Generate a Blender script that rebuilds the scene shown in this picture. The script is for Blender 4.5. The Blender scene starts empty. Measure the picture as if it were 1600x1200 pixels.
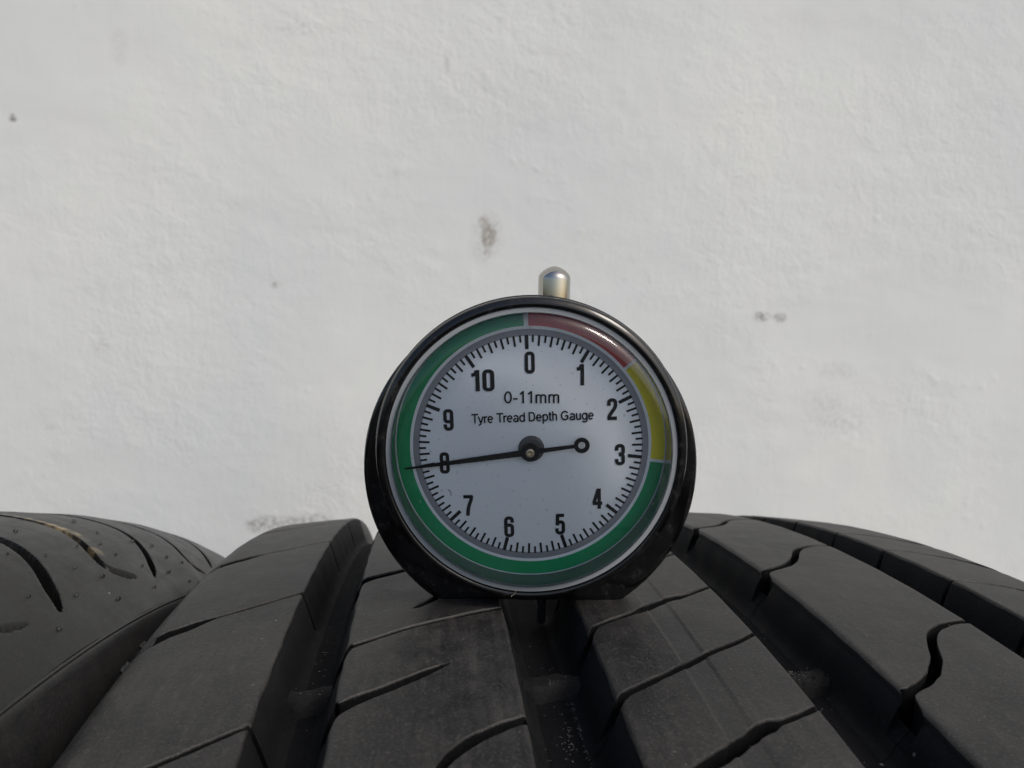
import bpy, math, random
import numpy as np
from mathutils import Matrix, Vector

random.seed(7)
RNG = np.random.default_rng(7)
MM = 0.001                      # everything is laid out in millimetres, built in metres
sc = bpy.context.scene
C = sc.collection

# ------------------------------------------------------------------ camera
cam_d = bpy.data.cameras.new('camera')
cam_d.sensor_fit = 'HORIZONTAL'
cam_d.sensor_width = 36.0
cam_d.lens = 36.0 * 1275.98 / 1600.0
cam_d.clip_start = 0.005
cam_d.clip_end = 500.0
cam_d.dof.use_dof = True
cam_d.dof.focus_distance = 0.096
cam_d.dof.aperture_fstop = 60.0
cam = bpy.data.objects.new('camera', cam_d)
C.objects.link(cam)
cr = Vector((0.99461, -0.10040, 0.025887)); cu = Vector((-0.008773, 0.167279, 0.985871)); cf = Vector((0.103314, 0.980784, -0.165496))
M = Matrix.Identity(4)
for i in range(3):
    M[i][0] = cr[i]; M[i][1] = cu[i]; M[i][2] = -cf[i]
M.translation = Vector((-27.289, -68.689, 40.264)) * MM
cam.matrix_world = M
sc.camera = cam

# ------------------------------------------------------------------ sky and sun
SUN_EL, SUN_AZ = math.radians(47), math.radians(130)     # azimuth measured from +Y clockwise
w = bpy.data.worlds.new('World'); sc.world = w; w.use_nodes = True
nt = w.node_tree; nt.nodes.clear()
sky = nt.nodes.new('ShaderNodeTexSky'); sky.sky_type = 'NISHITA'; sky.sun_disc = False
sky.sun_elevation = SUN_EL; sky.sun_rotation = SUN_AZ; sky.dust_density = 4.0; sky.air_density = 1.0; sky.ozone_density = 1.0
bg = nt.nodes.new('ShaderNodeBackground'); bg.inputs['Strength'].default_value = 0.13
wo = nt.nodes.new('ShaderNodeOutputWorld')
nt.links.new(sky.outputs[0], bg.inputs[0]); nt.links.new(bg.outputs[0], wo.inputs[0])
sun_d = bpy.data.lights.new('sun', 'SUN'); sun_d.energy = 0.9; sun_d.angle = math.radians(17); sun_d.color = (1.0, 0.975, 0.925)
sun = bpy.data.objects.new('sun', sun_d); C.objects.link(sun)
sd = Vector((math.sin(SUN_AZ) * math.cos(SUN_EL), math.cos(SUN_AZ) * math.cos(SUN_EL), math.sin(SUN_EL)))
sun.rotation_euler = (-sd).to_track_quat('-Z', 'Y').to_euler()
sun.location = sd * 3
sc.view_settings.view_transform = 'Standard'
sc.view_settings.look = 'None'
sc.view_settings.gamma = 1.0
sc.view_settings.exposure = 0.30

# ------------------------------------------------------------------ materials
def mat(name):
    m = bpy.data.materials.new(name); m.use_nodes = True
    n = m.node_tree; b = n.nodes['Principled BSDF']
    return m, n, b
def N(n, t, **k):
    x = n.nodes.new(t)
    for a, v in k.items():
        if a.startswith('i_'):
            x.inputs[a[2:].replace('_', ' ')].default_value = v
        else: setattr(x, a, v)
    return x
def noise(n, vec, scale, detail=4, rough=0.55, dist=0.0):
    x = n.nodes.new('ShaderNodeTexNoise'); x.inputs['Scale'].default_value = scale
    x.inputs['Detail'].default_value = detail; x.inputs['Roughness'].default_value = rough; x.inputs['Distortion'].default_value = dist
    n.links.new(vec, x.inputs['Vector']); return x.outputs['Fac']
def mth(n, op, a, b=0.0, clamp=False):
    x = n.nodes.new('ShaderNodeMath'); x.operation = op; x.use_clamp = clamp
    for k, s in enumerate((a, b)):
        if hasattr(s, 'node'): n.links.new(s, x.inputs[k])
        else: x.inputs[k].default_value = s
    return x.outputs[0]
def ramp(n, fac, stops):
    x = n.nodes.new('ShaderNodeValToRGB'); n.links.new(fac, x.inputs[0])
    e = x.color_ramp.elements
    while len(e) < len(stops): e.new(0.5)
    for el, (p, c) in zip(e, stops):
        el.position = p; el.color = (c, c, c, 1) if isinstance(c, (int, float)) else (*c, 1)
    return x.outputs[0]
def mixc(n, f, a, b, mode='MIX'):
    x = n.nodes.new('ShaderNodeMix'); x.data_type = 'RGBA'; x.blend_type = mode
    for s, v in ((x.inputs[0], f), (x.inputs[6], a), (x.inputs[7], b)):
        if hasattr(v, 'node'): n.links.new(v, s)
        elif isinstance(v, (int, float)): s.default_value = v
        else: s.default_value = (*v, 1)
    return x.outputs[2]
def bump(n, b, h, strength, dist, prev=None):
    x = n.nodes.new('ShaderNodeBump'); x.inputs['Strength'].default_value = strength; x.inputs['Distance'].default_value = dist
    n.links.new(h, x.inputs['Height'])
    if prev: n.links.new(prev, x.inputs['Normal'])
    n.links.new(x.outputs[0], b.inputs['Normal']); return x.outputs[0]

def plain(name, col, rough=0.5, metal=0.0, spec=0.5, coat=0.0):
    m, n, b = mat(name)
    b.inputs['Base Color'].default_value = (*col, 1); b.inputs['Roughness'].default_value = rough
    b.inputs['Metallic'].default_value = metal; b.inputs['Specular IOR Level'].default_value = spec
    b.inputs['Coat Weight'].default_value = coat
    return m

def rubber(name, base, dusty, rough, dust=0.35, bumpd=0.00006, spec=0.45):
    m, n, b = mat(name)
    pos = N(n, 'ShaderNodeTexCoord').outputs['Object']
    big = noise(n, pos, 45, 5, 0.6)
    mid = noise(n, pos, 260, 6, 0.65)
    fine = noise(n, pos, 3200, 4, 0.7)
    mp = N(n, 'ShaderNodeMapping'); mp.inputs['Scale'].default_value = (1, 0.07, 0.07); mp.inputs['Rotation'].default_value = (0, 0, 0.04); n.links.new(pos, mp.inputs[0])
    streak = noise(n, mp.outputs[0], 1100, 4, 0.65)
    f = mth(n, 'MULTIPLY', ramp(n, big, [(0.3, 0.15), (0.68, 1.0)]), mth(n, 'ADD', ramp(n, mid, [(0.36, 0.0), (0.64, 1.0)]), 0.35))
    f = mth(n, 'MULTIPLY', f, mth(n, 'ADD', ramp(n, streak, [(0.35, 0.0), (0.68, 1.0)]), 0.45))
    col = mixc(n, mth(n, 'MULTIPLY', f, dust, True), base, dusty)
    grit = ramp(n, fine, [(0.52, 0.0), (0.70, 1.0)])
    col = mixc(n, mth(n, 'MULTIPLY', grit, 0.55), col, tuple(min(1, c * 1.9) for c in dusty))
    # sparse pale specks of dust
    vor = N(n, 'ShaderNodeTexVoronoi'); vor.inputs['Scale'].default_value = 330; n.links.new(pos, vor.inputs['Vector'])
    speck = ramp(n, vor.outputs['Distance'], [(0.035, 1.0), (0.075, 0.0)])
    pick = ramp(n, noise(n, pos, 120, 3, 0.7), [(0.56, 0.0), (0.62, 1.0)])
    col = mixc(n, mth(n, 'MULTIPLY', mth(n, 'MULTIPLY', speck, pick), 0.45), col, (0.32, 0.31, 0.29))
    n.links.new(col, b.inputs['Base Color'])
    r = mth(n, 'ADD', mth(n, 'ADD', mth(n, 'MULTIPLY', mid, 0.30), mth(n, 'MULTIPLY', streak, 0.16)), rough - 0.23)
    n.links.new(r, b.inputs['Roughness'])
    b.inputs['Specular IOR Level'].default_value = spec
    hgt = mth(n, 'ADD', mth(n, 'MULTIPLY', mid, 1.2), mth(n, 'MULTIPLY', fine, 0.55))
    bump(n, b, hgt, 0.7, bumpd)
    return m

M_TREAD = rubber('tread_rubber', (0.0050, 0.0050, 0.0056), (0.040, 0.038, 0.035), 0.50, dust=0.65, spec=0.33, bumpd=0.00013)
M_GROOVE_SHADE = rubber('shade_darkened_groove_rubber', (0.004, 0.0044, 0.0052), (0.0085, 0.009, 0.010), 0.80, dust=0.5)  # shade inside cuts and on groove floors is put into this near-black colour
M_GROOVE_SHADE.node_tree.nodes['Principled BSDF'].inputs['Specular IOR Level'].default_value = 0.08
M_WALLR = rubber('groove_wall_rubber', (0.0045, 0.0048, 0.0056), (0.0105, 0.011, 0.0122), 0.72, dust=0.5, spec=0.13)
M_SIDE = rubber('sidewall_rubber', (0.008, 0.008, 0.0085), (0.020, 0.019, 0.018), 0.45, dust=0.4)

# ------------------------------------------------------------------ scene helpers
def link(o): C.objects.link(o); return o
def empty(name, label, cat, loc=(0, 0, 0), group=None):
    o = link(bpy.data.objects.new(name, None)); o.location = loc; o.empty_display_size = 0.01
    o['label'] = label; o['category'] = cat
    if group: o['group'] = group
    return o
def mesh(name, V, F, m, parent=None, smooth=True, mats=None, fm=None):
    me = bpy.data.meshes.new(name)
    V = np.asarray(V, float) * MM
    me.from_pydata(V.tolist(), [], [list(map(int, f)) for f in F]); me.update()
    if mats:
        for x in mats: me.materials.append(x)
        me.polygons.foreach_set('material_index', np.asarray(fm, dtype=np.int32))
    else: me.materials.append(m)
    if smooth:
        me.polygons.foreach_set('use_smooth', [True] * len(me.polygons))
        me.set_sharp_from_angle(angle=math.radians(38))
    o = link(bpy.data.objects.new(name, me))
    if parent: o.parent = parent
    return o
def gridfaces(nr, nc, wrap=False, flip=False):
    r = np.arange(nr - 1)[:, None]; cmax = nc if wrap else nc - 1
    c = np.arange(cmax)[None, :]; c2 = (c + 1) % nc
    a = r * nc + c; b = r * nc + c2; d = (r + 1) * nc + c2; e = (r + 1) * nc + c
    F = np.stack([a, b, d, e], -1).reshape(-1, 4)
    return F[:, ::-1] if flip else F
def lathe(name, prof, m, parent, seg=128, cx=0, cz=0, axis='y', smooth=True, mats=None, mi=None):
    """prof = list of (radius, depth) turned about the local Y axis through (cx, cz)."""
    a = np.linspace(0, 2 * np.pi, seg, endpoint=False)
    V = []
    for r, y in prof:
        if axis == 'y': V.append(np.stack([cx + r * np.cos(a), 0 * a + y, cz + r * np.sin(a)], -1))
        else: V.append(np.stack([cx + r * np.cos(a), cz + r * np.sin(a), 0 * a + y], -1))
    V = np.concatenate(V); F = gridfaces(len(prof), seg, wrap=True)
    fm = None
    if mats: fm = np.repeat(np.asarray(mi), seg)
    return mesh(name, V, F, m, parent, smooth, mats, fm)
def fillet(pts, n=4):
    """round interior corners given as (x, y, radius)"""
    out = []
    for i, p in enumerate(pts):
        r = p[2] if len(p) > 2 else 0
        if r == 0 or i in (0, len(pts) - 1): out.append((p[0], p[1])); continue
        P = np.array(p[:2]); A = np.array(pts[i - 1][:2]); B = np.array(pts[i + 1][:2])
        a = P + (A - P) / np.linalg.norm(A - P) * r; b = P + (B - P) / np.linalg.norm(B - P) * r
        for t in np.linspace(0, 1, n + 1): out.append(tuple((1 - t) ** 2 * a + 2 * t * (1 - t) * P + t * t * b))
    return out

# ------------------------------------------------------------------ ground and wall
R0 = 320.0
GZ = -2 * R0
def ground():
    m, n, b = mat('asphalt_ground')
    pos = N(n, 'ShaderNodeTexCoord').outputs['Object']
    f = noise(n, pos, 6, 8, 0.65)
    n.links.new(ramp(n, f, [(0.3, (0.040, 0.040, 0.041)), (0.7, (0.062, 0.061, 0.059))]), b.inputs['Base Color'])
    b.inputs['Roughness'].default_value = 0.9
    bump(n, b, noise(n, pos, 90, 6, 0.7), 0.5, 0.002)
    L = 60000
    o = mesh('ground', [(-L, -L, GZ), (L, -L, GZ), (L, L, GZ), (-L, L, GZ)], [(0, 1, 2, 3)], m, smooth=False)
    o['kind'] = 'structure'
ground()

YW = 400.0
def wall():
    m, n, b = mat('painted_plaster')
    pos = N(n, 'ShaderNodeTexCoord').outputs['Object']
    big = noise(n, pos, 5, 4, 0.5)
    mid = noise(n, pos, 28, 5, 0.55)
    col = mixc(n, ramp(n, big, [(0.40, 0.0), (0.60, 1.0)]), (0.722, 0.753, 0.735), (0.798, 0.815, 0.775))
    col = mixc(n, mth(n, 'MULTIPLY', ramp(n, mid, [(0.42, 1.0), (0.60, 0.0)]), 0.30), col, (0.75, 0.755, 0.745))
    # grubby scuffs with shapes of their own, laid where the wall was rubbed
    sep = N(n, 'ShaderNodeSeparateXYZ'); n.links.new(pos, sep.inputs[0])
    n1 = noise(n, pos, 420, 4, 0.55)
    wob = noise(n, pos, 60, 3, 0.6)
    for (x, z, rx, rz, amt, th, c) in [
        (3.6, 54, 3.5, 5, 0.75, 0.44, (0.36, 0.33, 0.29)), (6.3, 46.5, 5, 7.5, 0.95, 0.40, (0.30, 0.27, 0.23)), (5.6, 37, 2.5, 5, 0.6, 0.44, (0.36, 0.33, 0.29)), (5, 46, 11, 17, 0.35, 0.48, (0.42, 0.39, 0.35)),
        (170.4, 3.1, 6.5, 3.5, 0.85, 0.47, (0.27, 0.26, 0.24)), (182, 2.6, 5.5, 3.5, 0.8, 0.47, (0.27, 0.26, 0.24)),
        (-112, -123, 22, 6, 0.75, 0.47, (0.30, 0.29, 0.27)), (-92, -121, 14, 5, 0.5, 0.50, (0.30, 0.29, 0.27)), (-127, -125, 8, 5, 0.6, 0.48, (0.28, 0.27, 0.25)),
        (221, -29, 14, 7, 0.35, 0.52, (0.42, 0.41, 0.39)), (222, -60, 24, 13, 0.30, 0.53, (0.42, 0.41, 0.39)), (214, -47, 16, 9, 0.28, 0.53, (0.42, 0.41, 0.39)),
        (-92, 152, 22, 4, 0.35, 0.52, (0.42, 0.41, 0.39)), (-189, 137, 5, 12, 0.22, 0.48, (0.48, 0.45, 0.52)), (-206, -19, 5, 5, 0.30, 0.48, (0.45, 0.44, 0.44)),
        (-244, 100, 2.6, 2.6, 0.85, 0.42, (0.25, 0.24, 0.22)), (-112, 16, 1.8, 2.2, 0.6, 0.4, (0.35, 0.34, 0.32)), (-17.6, 139, 3, 7, 0.35, 0.48, (0.45, 0.44, 0.42)),
        (190, 171, 40, 7, 0.22, 0.50, (0.55, 0.54, 0.51)), (70, -12, 12, 5, 0.2, 0.50, (0.50, 0.49, 0.47)), (-236, -66, 3, 2, 0.3, 0.45, (0.45, 0.44, 0.43)),
        (62, 40, 30, 22, 0.12, 0.5, (0.55, 0.53, 0.49)), (20, 128, 50, 30, 0.10, 0.5, (0.58, 0.56, 0.52))]:
        dx = mth(n, 'DIVIDE', mth(n, 'SUBTRACT', sep.outputs[0], x * MM), rx * MM)
        dz = mth(n, 'DIVIDE', mth(n, 'SUBTRACT', sep.outputs[2], z * MM), rz * MM)
        d = mth(n, 'ADD', mth(n, 'MULTIPLY', dx, dx), mth(n, 'MULTIPLY', dz, dz))
        d = mth(n, 'ADD', d, mth(n, 'MULTIPLY', mth(n, 'SUBTRACT', wob, 0.5), 1.6))
        inside = ramp(n, d, [(0.1, 1.0), (1.0, 0.0)])
        sp = ramp(n, n1, [(th - 0.12, 0.0), (th + 0.16, 1.0)])
        col = mixc(n, mth(n, 'MULTIPLY', mth(n, 'MULTIPLY', inside, sp), min(1, amt * 1.0)), col, c)
    n.links.new(col, b.inputs['Base Color'])
    b.inputs['Roughness'].default_value = 0.72; b.inputs['Specular IOR Level'].default_value = 0.08
    # trowel waves, soft lumps and sand grain
    lump = noise(n, pos, 85, 6, 0.6, 0.3)
    wave = noise(n, pos, 14, 3, 0.5)
    grain = noise(n, pos, 420, 4, 0.6)
    vor = N(n, 'ShaderNodeTexVoronoi', feature='SMOOTH_F1'); vor.inputs['Scale'].default_value = 120; n.links.new(pos, vor.inputs['Vector'])
    pits = mth(n, 'MULTIPLY', ramp(n, vor.outputs['Distance'], [(0.0, 1.0), (0.35, 0.0)]), ramp(n, noise(n, pos, 22, 2, 0.5), [(0.60, 0.0), (0.68, 1.0)]))
    tro = N(n, 'ShaderNodeMapping'); tro.inputs['Scale'].default_value = (0.35, 1, 1); tro.inputs['Rotation'].default_value = (0, 0.35, 0); n.links.new(pos, tro.inputs[0])
    p = bump(n, b, noise(n, tro.outputs[0], 24, 3, 0.45, 0.4), 0.07, 0.007)
    p = bump(n, b, wave, 0.11, 0.010, p)
    zone = ramp(n, noise(n, pos, 9, 3, 0.5, 0.6), [(0.38, 0.12), (0.66, 1.0)])
    p = bump(n, b, mth(n, 'MULTIPLY', lump, zone), 0.30, 0.0022, p)
    p = bump(n, b, pits, 0.35, 0.0006, p)
    strk = N(n, 'ShaderNodeMapping'); strk.inputs['Scale'].default_value = (1, 1, 0.12); n.links.new(pos, strk.inputs[0])
    p = bump(n, b, noise(n, strk.outputs[0], 260, 3, 0.6), 0.14, 0.0006, p)
    bump(n, b, mth(n, 'MULTIPLY', grain, zone), 0.30, 0.0006, p)
    x0, x1, z0, z1 = -4000, 4000, GZ, 2400
    V = [(x0, YW, z0), (x1, YW, z0), (x1, YW, z1), (x0, YW, z1), (x0, YW + 200, z0), (x1, YW + 200, z0), (x1, YW + 200, z1), (x0, YW + 200, z1)]
    F = [(0, 1, 2, 3), (5, 4, 7, 6), (4, 0, 3, 7), (1, 5, 6, 2), (3, 2, 6, 7)]
    o = mesh('plaster_wall', V, F, m, smooth=False)
    o['label'] = 'white painted rough plaster wall with small dark scuffs behind the tyres'; o['category'] = 'wall'
wall()

# ------------------------------------------------------------------ the big tyre
CA, CB = 0.05737, 0.08346
def crown(u): return CA * u * u / 100 + CB * u ** 4 / 1e6
def on_tyre(u, v, d):
    """u across the tread, v arc length away from the camera, d depth below the crown line"""
    u, v, d = np.broadcast_arrays(np.asarray(u, float), np.asarray(v, float), np.asarray(d, float))
    rr = R0 - crown(np.clip(u, -60, 60)) - d; t = v / R0
    return np.stack([u, rr * np.sin(t), rr * np.cos(t) - R0], -1)

tyre = empty('tyre', 'large worn black tyre in front, its straight grooves carrying the dial gauge', 'tyre', (0, 0, GZ * MM), 'tyres standing against the wall')
def tpart(name, V, F, m, **k):
    V = np.asarray(V, float).copy(); V[:, 2] -= GZ
    return mesh(name, V, F, m, tyre, **k)

E1, E2, E3, E4, E5, E6, E7, E8 = -42.35, -35.53, -18.40, -9.86, 8.13, 17.46, 35.46, 43.78
GD = 5.8

# carcass: groove floors, sidewalls and inner lining swept right round
def carcass():
    P = []   # (u, depth)
    def side(s):
        return [(s * 58.2, 9.0), (s * 59.3, 14), (s * 59.6, 24), (s * 59.7, 40), (s * 59.6, 60), (s * 58.0, 78), (s * 54, 92), (s * 52.5, 98), (s * 50, 101.5), (s * 45, 102), (s * 43.5, 98), (s * 46, 88), (s * 50, 70), (s * 52, 45), (s * 50, 26), (s * 40, 17)]
    top = []
    for a, b_ in ((E1, E2), (E3, E4), (E5, E6), (E7, E8)):
        top += [(a - 1.5, GD - 0.3), (a + 0.6, GD - 0.25), (a + 1.4, GD - 0.1), (a + 2.4, GD), ((a + b_) / 2, GD + 0.05), (b_ - 2.4, GD), (b_ - 1.4, GD - 0.1), (b_ - 0.6, GD - 0.25), (b_ + 1.5, GD - 0.3)]
    L = side(-1)[::-1] + [(-57, 8.0), (-50, 6.0)] + top + [(50, 6.0), (57, 8.0)] + side(1)
    L = L + [(20, 16.5), (-20, 16.5)]
    seg = 720
    t = np.linspace(0, 2 * np.pi, seg, endpoint=False) * R0
    u = np.array([q[0] for q in L])[None, :]; d = np.array([q[1] for q in L])[None, :]
    V = on_tyre(u, t[:, None], d).reshape(-1, 3)
    nc = len(L)
    r = np.arange(seg)[:, None]; c = np.arange(nc)[None, :]
    a = r * nc + c; b_ = r * nc + (c + 1) % nc; e = ((r + 1) % seg) * nc + (c + 1) % nc; f = ((r + 1) % seg) * nc + c
    F = np.stack([a, b_, e, f], -1).reshape(-1, 4)
    um = np.array([(L[i][0] + L[(i + 1) % nc][0]) / 2 for i in range(nc)]); dm = np.array([(L[i][1] + L[(i + 1) % nc][1]) / 2 for i in range(nc)])
    fm = np.tile((dm > 8.6).astype(int), seg)
    tpart('carcass', V, F, None, mats=[M_GROOVE_SHADE, M_SIDE], fm=fm)
carcass()

def smooth_line(pts, n=90):
    """Catmull-Rom through (u, v) points, sorted by u, resampled"""
    P = np.array(sorted(pts), float)
    if len(P) < 3: return P
    Q = np.vstack([2 * P[0] - P[1], P, 2 * P[-1] - P[-2]])
    out = []
    for i in range(1, len(Q) - 2):
        for t in np.linspace(0, 1, max(3, n // len(P)), endpoint=False):
            a, b_, c, d = Q[i - 1], Q[i], Q[i + 1], Q[i + 2]
            out.append(0.5 * ((2 * b_) + (c - a) * t + (2 * a - 5 * b_ + 4 * c - d) * t * t + (3 * b_ - a - 3 * c + d) * t ** 3))
    out.append(P[-1]); out = np.array(out)
    out[:, 0] = np.maximum.accumulate(out[:, 0] + 1e-6 * np.arange(len(out)))
    return out

class Sipe:
    def __init__(s, pts, w, d=6.0, full=True, off=0.0, seed=0):
        """w: list of (u, width), d: depth or list of (u, depth); full sipes part two blocks"""
        s.line = smooth_line(pts); s.w = np.array(sorted(w), float); s.full = full; s.off = off
        s.d = np.array(sorted(d), float) if isinstance(d, list) else np.array([(0, d)])
        s.ph = np.random.default_rng(seed + int(off * 10) % 997).uniform(0, 6.28, 4)
        s.sl = np.gradient(s.line[:, 1], s.line[:, 0] + 1e-9)
    def v(s, u): return np.interp(u, s.line[:, 0], s.line[:, 1]) + s.off
    def width(s, u):
        k = np.interp(u, s.line[:, 0], s.sl)
        j = 1 + 0.04 * np.sin(u * 1.3 + s.ph[0]) + 0.03 * np.sin(u * 5.3 + s.ph[1]) + 0.10 * (np.sin(u * 2.3 + s.ph[2]) > 0.93) - 0.12 * (np.sin(u * 3.1 + s.ph[3]) > 0.95)
        return (np.interp(u, s.w[:, 0], s.w[:, 1]) + 0.16 * (s.depth(u) > 0.3)) * j * np.sqrt(1 + np.clip(k, -2.5, 2.5) ** 2)
    def depth(s, u): return np.interp(u, s.d[:, 0], s.d[:, 1])

def columns(uL, uR, rl=0.5, rr=0.5, left='groove', right='groove', extra=()):
    """(u, depth, edge): edge = -1/+1 on a groove wall, 0 on the running surface"""
    cols = []
    def wallpts(s, edge, r):
        o = [(edge + s * -2.7, GD + 0.12, s), (edge + s * -2.1, GD - 0.15, s), (edge + s * -1.6, GD - 0.7, s), (edge + s * -1.25, GD - 1.6, s), (edge + s * -0.9, 3.0, s), (edge + s * -0.5, 1.7, s), (edge + s * -0.12, r + 0.25, s)]
        for a in (0, 0.18, 0.38, 0.6, 0.8, 1.0):
            q = a * math.pi / 2
            o.append((edge + s * r * (1 - math.cos(q)), r * (1 - math.sin(q)), s if a < 0.5 else 0))
        return o
    def shoulder(s, edge):
        return [(s * 59.7, 16.0, 0), (s * 59.65, 11.0, 0), (s * 59.45, 7.0, 0), (s * 59.2, 4.2, 0), (s * 58.9, 2.2, 0), (s * 58.5, 1.1, 0), (s * 57.9, 0.45, 0), (s * 57.0, 0.12, 0), (s * 56.0, 0.0, 0)]
    cols += wallpts(1, uL, rl) if left == 'groove' else shoulder(-1, uL)
    a = (uL + rl + 0.3) if left == 'groove' else -55.2
    b_ = (uR - rr - 0.3) if right == 'groove' else 55.2
    n = int((b_ - a) / 0.75)
    mids = [(x, 0.0, 0) for x in np.linspace(a, b_, n)]
    mids = [q for q in mids if all(abs(q[0] - e[0]) > 0.12 for e in extra)] + list(extra)
    mids.sort(); cols += mids
    cols += (wallpts(-1, uR, rr) if right == 'groove' else shoulder(1, uR))[::-1]
    return cols

def build_rib(cols, sipes, uL, uR, mats=(M_TREAD, M_GROOVE_SHADE), band=None):
    U = np.array([c[0] for c in cols]); D = np.array([c[1] for c in cols]); S = np.array([c[2] for c in cols])
    isw = (S != 0) & (D > 0.3)
    Uc = np.clip(U, uL, uR)
    edge_dist = np.minimum(np.abs(U - uL), np.abs(U - uR))
    inward = np.where(U < (uL + uR) / 2, 1.0, -1.0)
    wallw = np.where(isw, np.clip((8.2 - D) / 2.0, 0, 1), 0)          # how far the notch bites into the groove wall
    def disp(full, dep):
        """return du, dd for a point at the bottom of a sipe of depth dep"""
        near = np.clip(edge_dist / 2.2, 0, 1) if not (cols[0][1] > 9 or cols[-1][1] > 9) else 1.0
        lim = np.minimum(dep, 2.7 + 2.6 * near)
        lim = np.where(dep > 0.3, lim, dep)
        du = np.zeros_like(U); dd = np.maximum(0, lim - D)
        dd = np.where(dep < 0.05, 0, dd)
        if cols[0][1] > 9: dd = np.where((U < uL + 4) & (D > 0.4), np.minimum(dep, 1.2), dd); du = np.where((U < uL + 4) & (D > 0.4), 1.0 * np.clip((14 - D) / 4, 0, 1), du); dd = np.where((U < uL + 4) & (D > 2), 0, dd)
        if cols[-1][1] > 9: dd = np.where((U > uR - 4) & (D > 0.4), np.minimum(dep, 1.2), dd); du = np.where((U > uR - 4) & (D > 0.4), -1.0 * np.clip((14 - D) / 4, 0, 1), du); dd = np.where((U > uR - 4) & (D > 2), 0, dd)
        return du, dd
    fulls = [i for i, s in enumerate(sipes) if s.full]
    for bi in range(len(fulls) - 1):
        seq = sipes[fulls[bi]:fulls[bi + 1] + 1]
        rows = []
        def valley(s, side):
            """rows on one side (+1 = away from the sipe centre towards larger v), from centre outwards"""
            v, hw, dp = s.v(Uc), s.width(Uc) / 2, s.depth(Uc)
            du, dd = disp(s.full, dp)
            rd = np.minimum(0.12, 0.03 + dp * 0.04)
            # cut undercut below its mouth, shaped so the far wall stays in shade
            b1 = 1 + 0.30 * np.clip(dp / 3, 0, 1)
            o = [(v + side * hw * 0.02, du, dd), (v + side * hw * b1, du, dd * 0.97), (v + side * hw * b1 * 1.02, du, dd * 0.30), (v + side * hw * 1.0, du, dd * 0.05)]
            o += [(v + side * (hw + rd * 0.35), du * 0.15, dd * 0.015), (v + side * (hw + rd), du * 0, dd * 0.0), (v + side * (hw + rd + 0.3), du * 0, dd * 0)]
            return o
        for k in range(len(seq) - 1):
            a, b_ = seq[k], seq[k + 1]
            up = valley(a, 1)
            if k > 0: up = up[1:]
            dn = valley(b_, -1)[::-1]
            if k < len(seq) - 2: dn = dn
            rows += up
            gap = float(np.mean(dn[0][0] - up[-1][0])); n = max(2, int(gap / 1.3))
            for t in np.linspace(0, 1, n + 2)[1:-1]:
                rows.append((up[-1][0] * (1 - t) + dn[0][0] * t, 0 * U, 0 * U))
            rows += dn
        Vv = np.array([r[0] for r in rows]); DU = np.array([r[1] for r in rows]); DD = np.array([r[2] for r in rows])
        lump = 0.035 * np.sin(U[None, :] * 0.61 + Vv * 0.23) * np.cos(Vv * 0.41 - U[None, :] * 0.2)
        wav = 0.05 * np.sin(Vv * 0.9 + bi) * isw[None, :]
        P = on_tyre(U[None, :] + DU + wav, Vv, D[None, :] + DD + lump * (~isw)[None, :]).reshape(-1, 3)
        F = gridfaces(len(rows), len(cols))
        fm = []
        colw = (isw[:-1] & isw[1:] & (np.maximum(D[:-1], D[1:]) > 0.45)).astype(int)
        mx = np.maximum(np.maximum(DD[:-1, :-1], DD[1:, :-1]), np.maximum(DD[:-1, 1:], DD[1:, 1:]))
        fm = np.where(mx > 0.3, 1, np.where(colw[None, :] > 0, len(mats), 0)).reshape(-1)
        if len(mats) > 2 and band:
            um = (U[:-1] + U[1:]) / 2
            bandc = (um > band[0]) & (um < band[1])
            fm2 = fm.reshape(len(rows) - 1, len(cols) - 1); fm2[(fm2 == 0) & bandc[None, :]] = 2; fm = fm2.reshape(-1)
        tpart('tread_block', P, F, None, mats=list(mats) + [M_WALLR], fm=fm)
    return sipes[fulls[0]], sipes[fulls[-1]]

# ---- sipe shapes, in (u, v) millimetres on the tread
A2 = [(-42.35, 28.9), (-47.19, 25.72), (-51.14, 23.23), (-53.2, 21.5), (-55.5, 19.83), (-57.65, 17.3), (-58.8, 15.0), (-59.5, 12.5), (-60.1, 8)]
def a_sipe(off, seed=0): return Sipe(A2, [(-60, 1.3), (-57, 1.9), (-53.5, 1.9), (-51.5, 0.55), (-42, 0.5)], [(-60, 4), (-55, 4), (-50, 4.5), (-42, 5)], True, off, seed)
sA = [a_sipe(o, i) for i, o in enumerate((-92, -61.4, -30.7, 0, 28.6, 57.5, 87))]
cA = columns(-58.9, E1, left='shoulder', rr=0.35)
LA = build_rib(cA, sA, -60.1, E1)

B3 = [(-35.57, 9.3), (-35.15, 11.02), (-34.13, 12.1), (-29.3, 15.08), (-24.56, 17.37), (-20.85, 18.76), (-18.4, 19.6)]
B4 = [(-35.6, -2.3), (-35.19, -0.84), (-33.78, 0.54), (-30.98, 2.36), (-27.99, 4.37), (-25.4, 6.1), (-22, 8.0), (-18.4, 9.6)]
B5 = [(-18.36, -3.9), (-20.51, -4.75), (-23.0, -6.31), (-24.49, -7.61), (-25.56, -8.92), (-26.5, -10.4), (-28.4, -12.5), (-32, -15.0), (-35.6, -17)]
def b3(o): return Sipe(B3, [(-36, 0.8), (-34, 0.55), (-24, 0.5), (-21.5, 0.75), (-18.4, 0.5)], 5.5, True, o, 11)
def b4(o): return Sipe(B4, [(-36, 1.5), (-33, 1.25), (-28, 0.95), (-25.6, 0.75), (-25.4, 0.05)], [(-36, 5), (-25.9, 4), (-25.45, 0)], False, o, 12)
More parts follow.
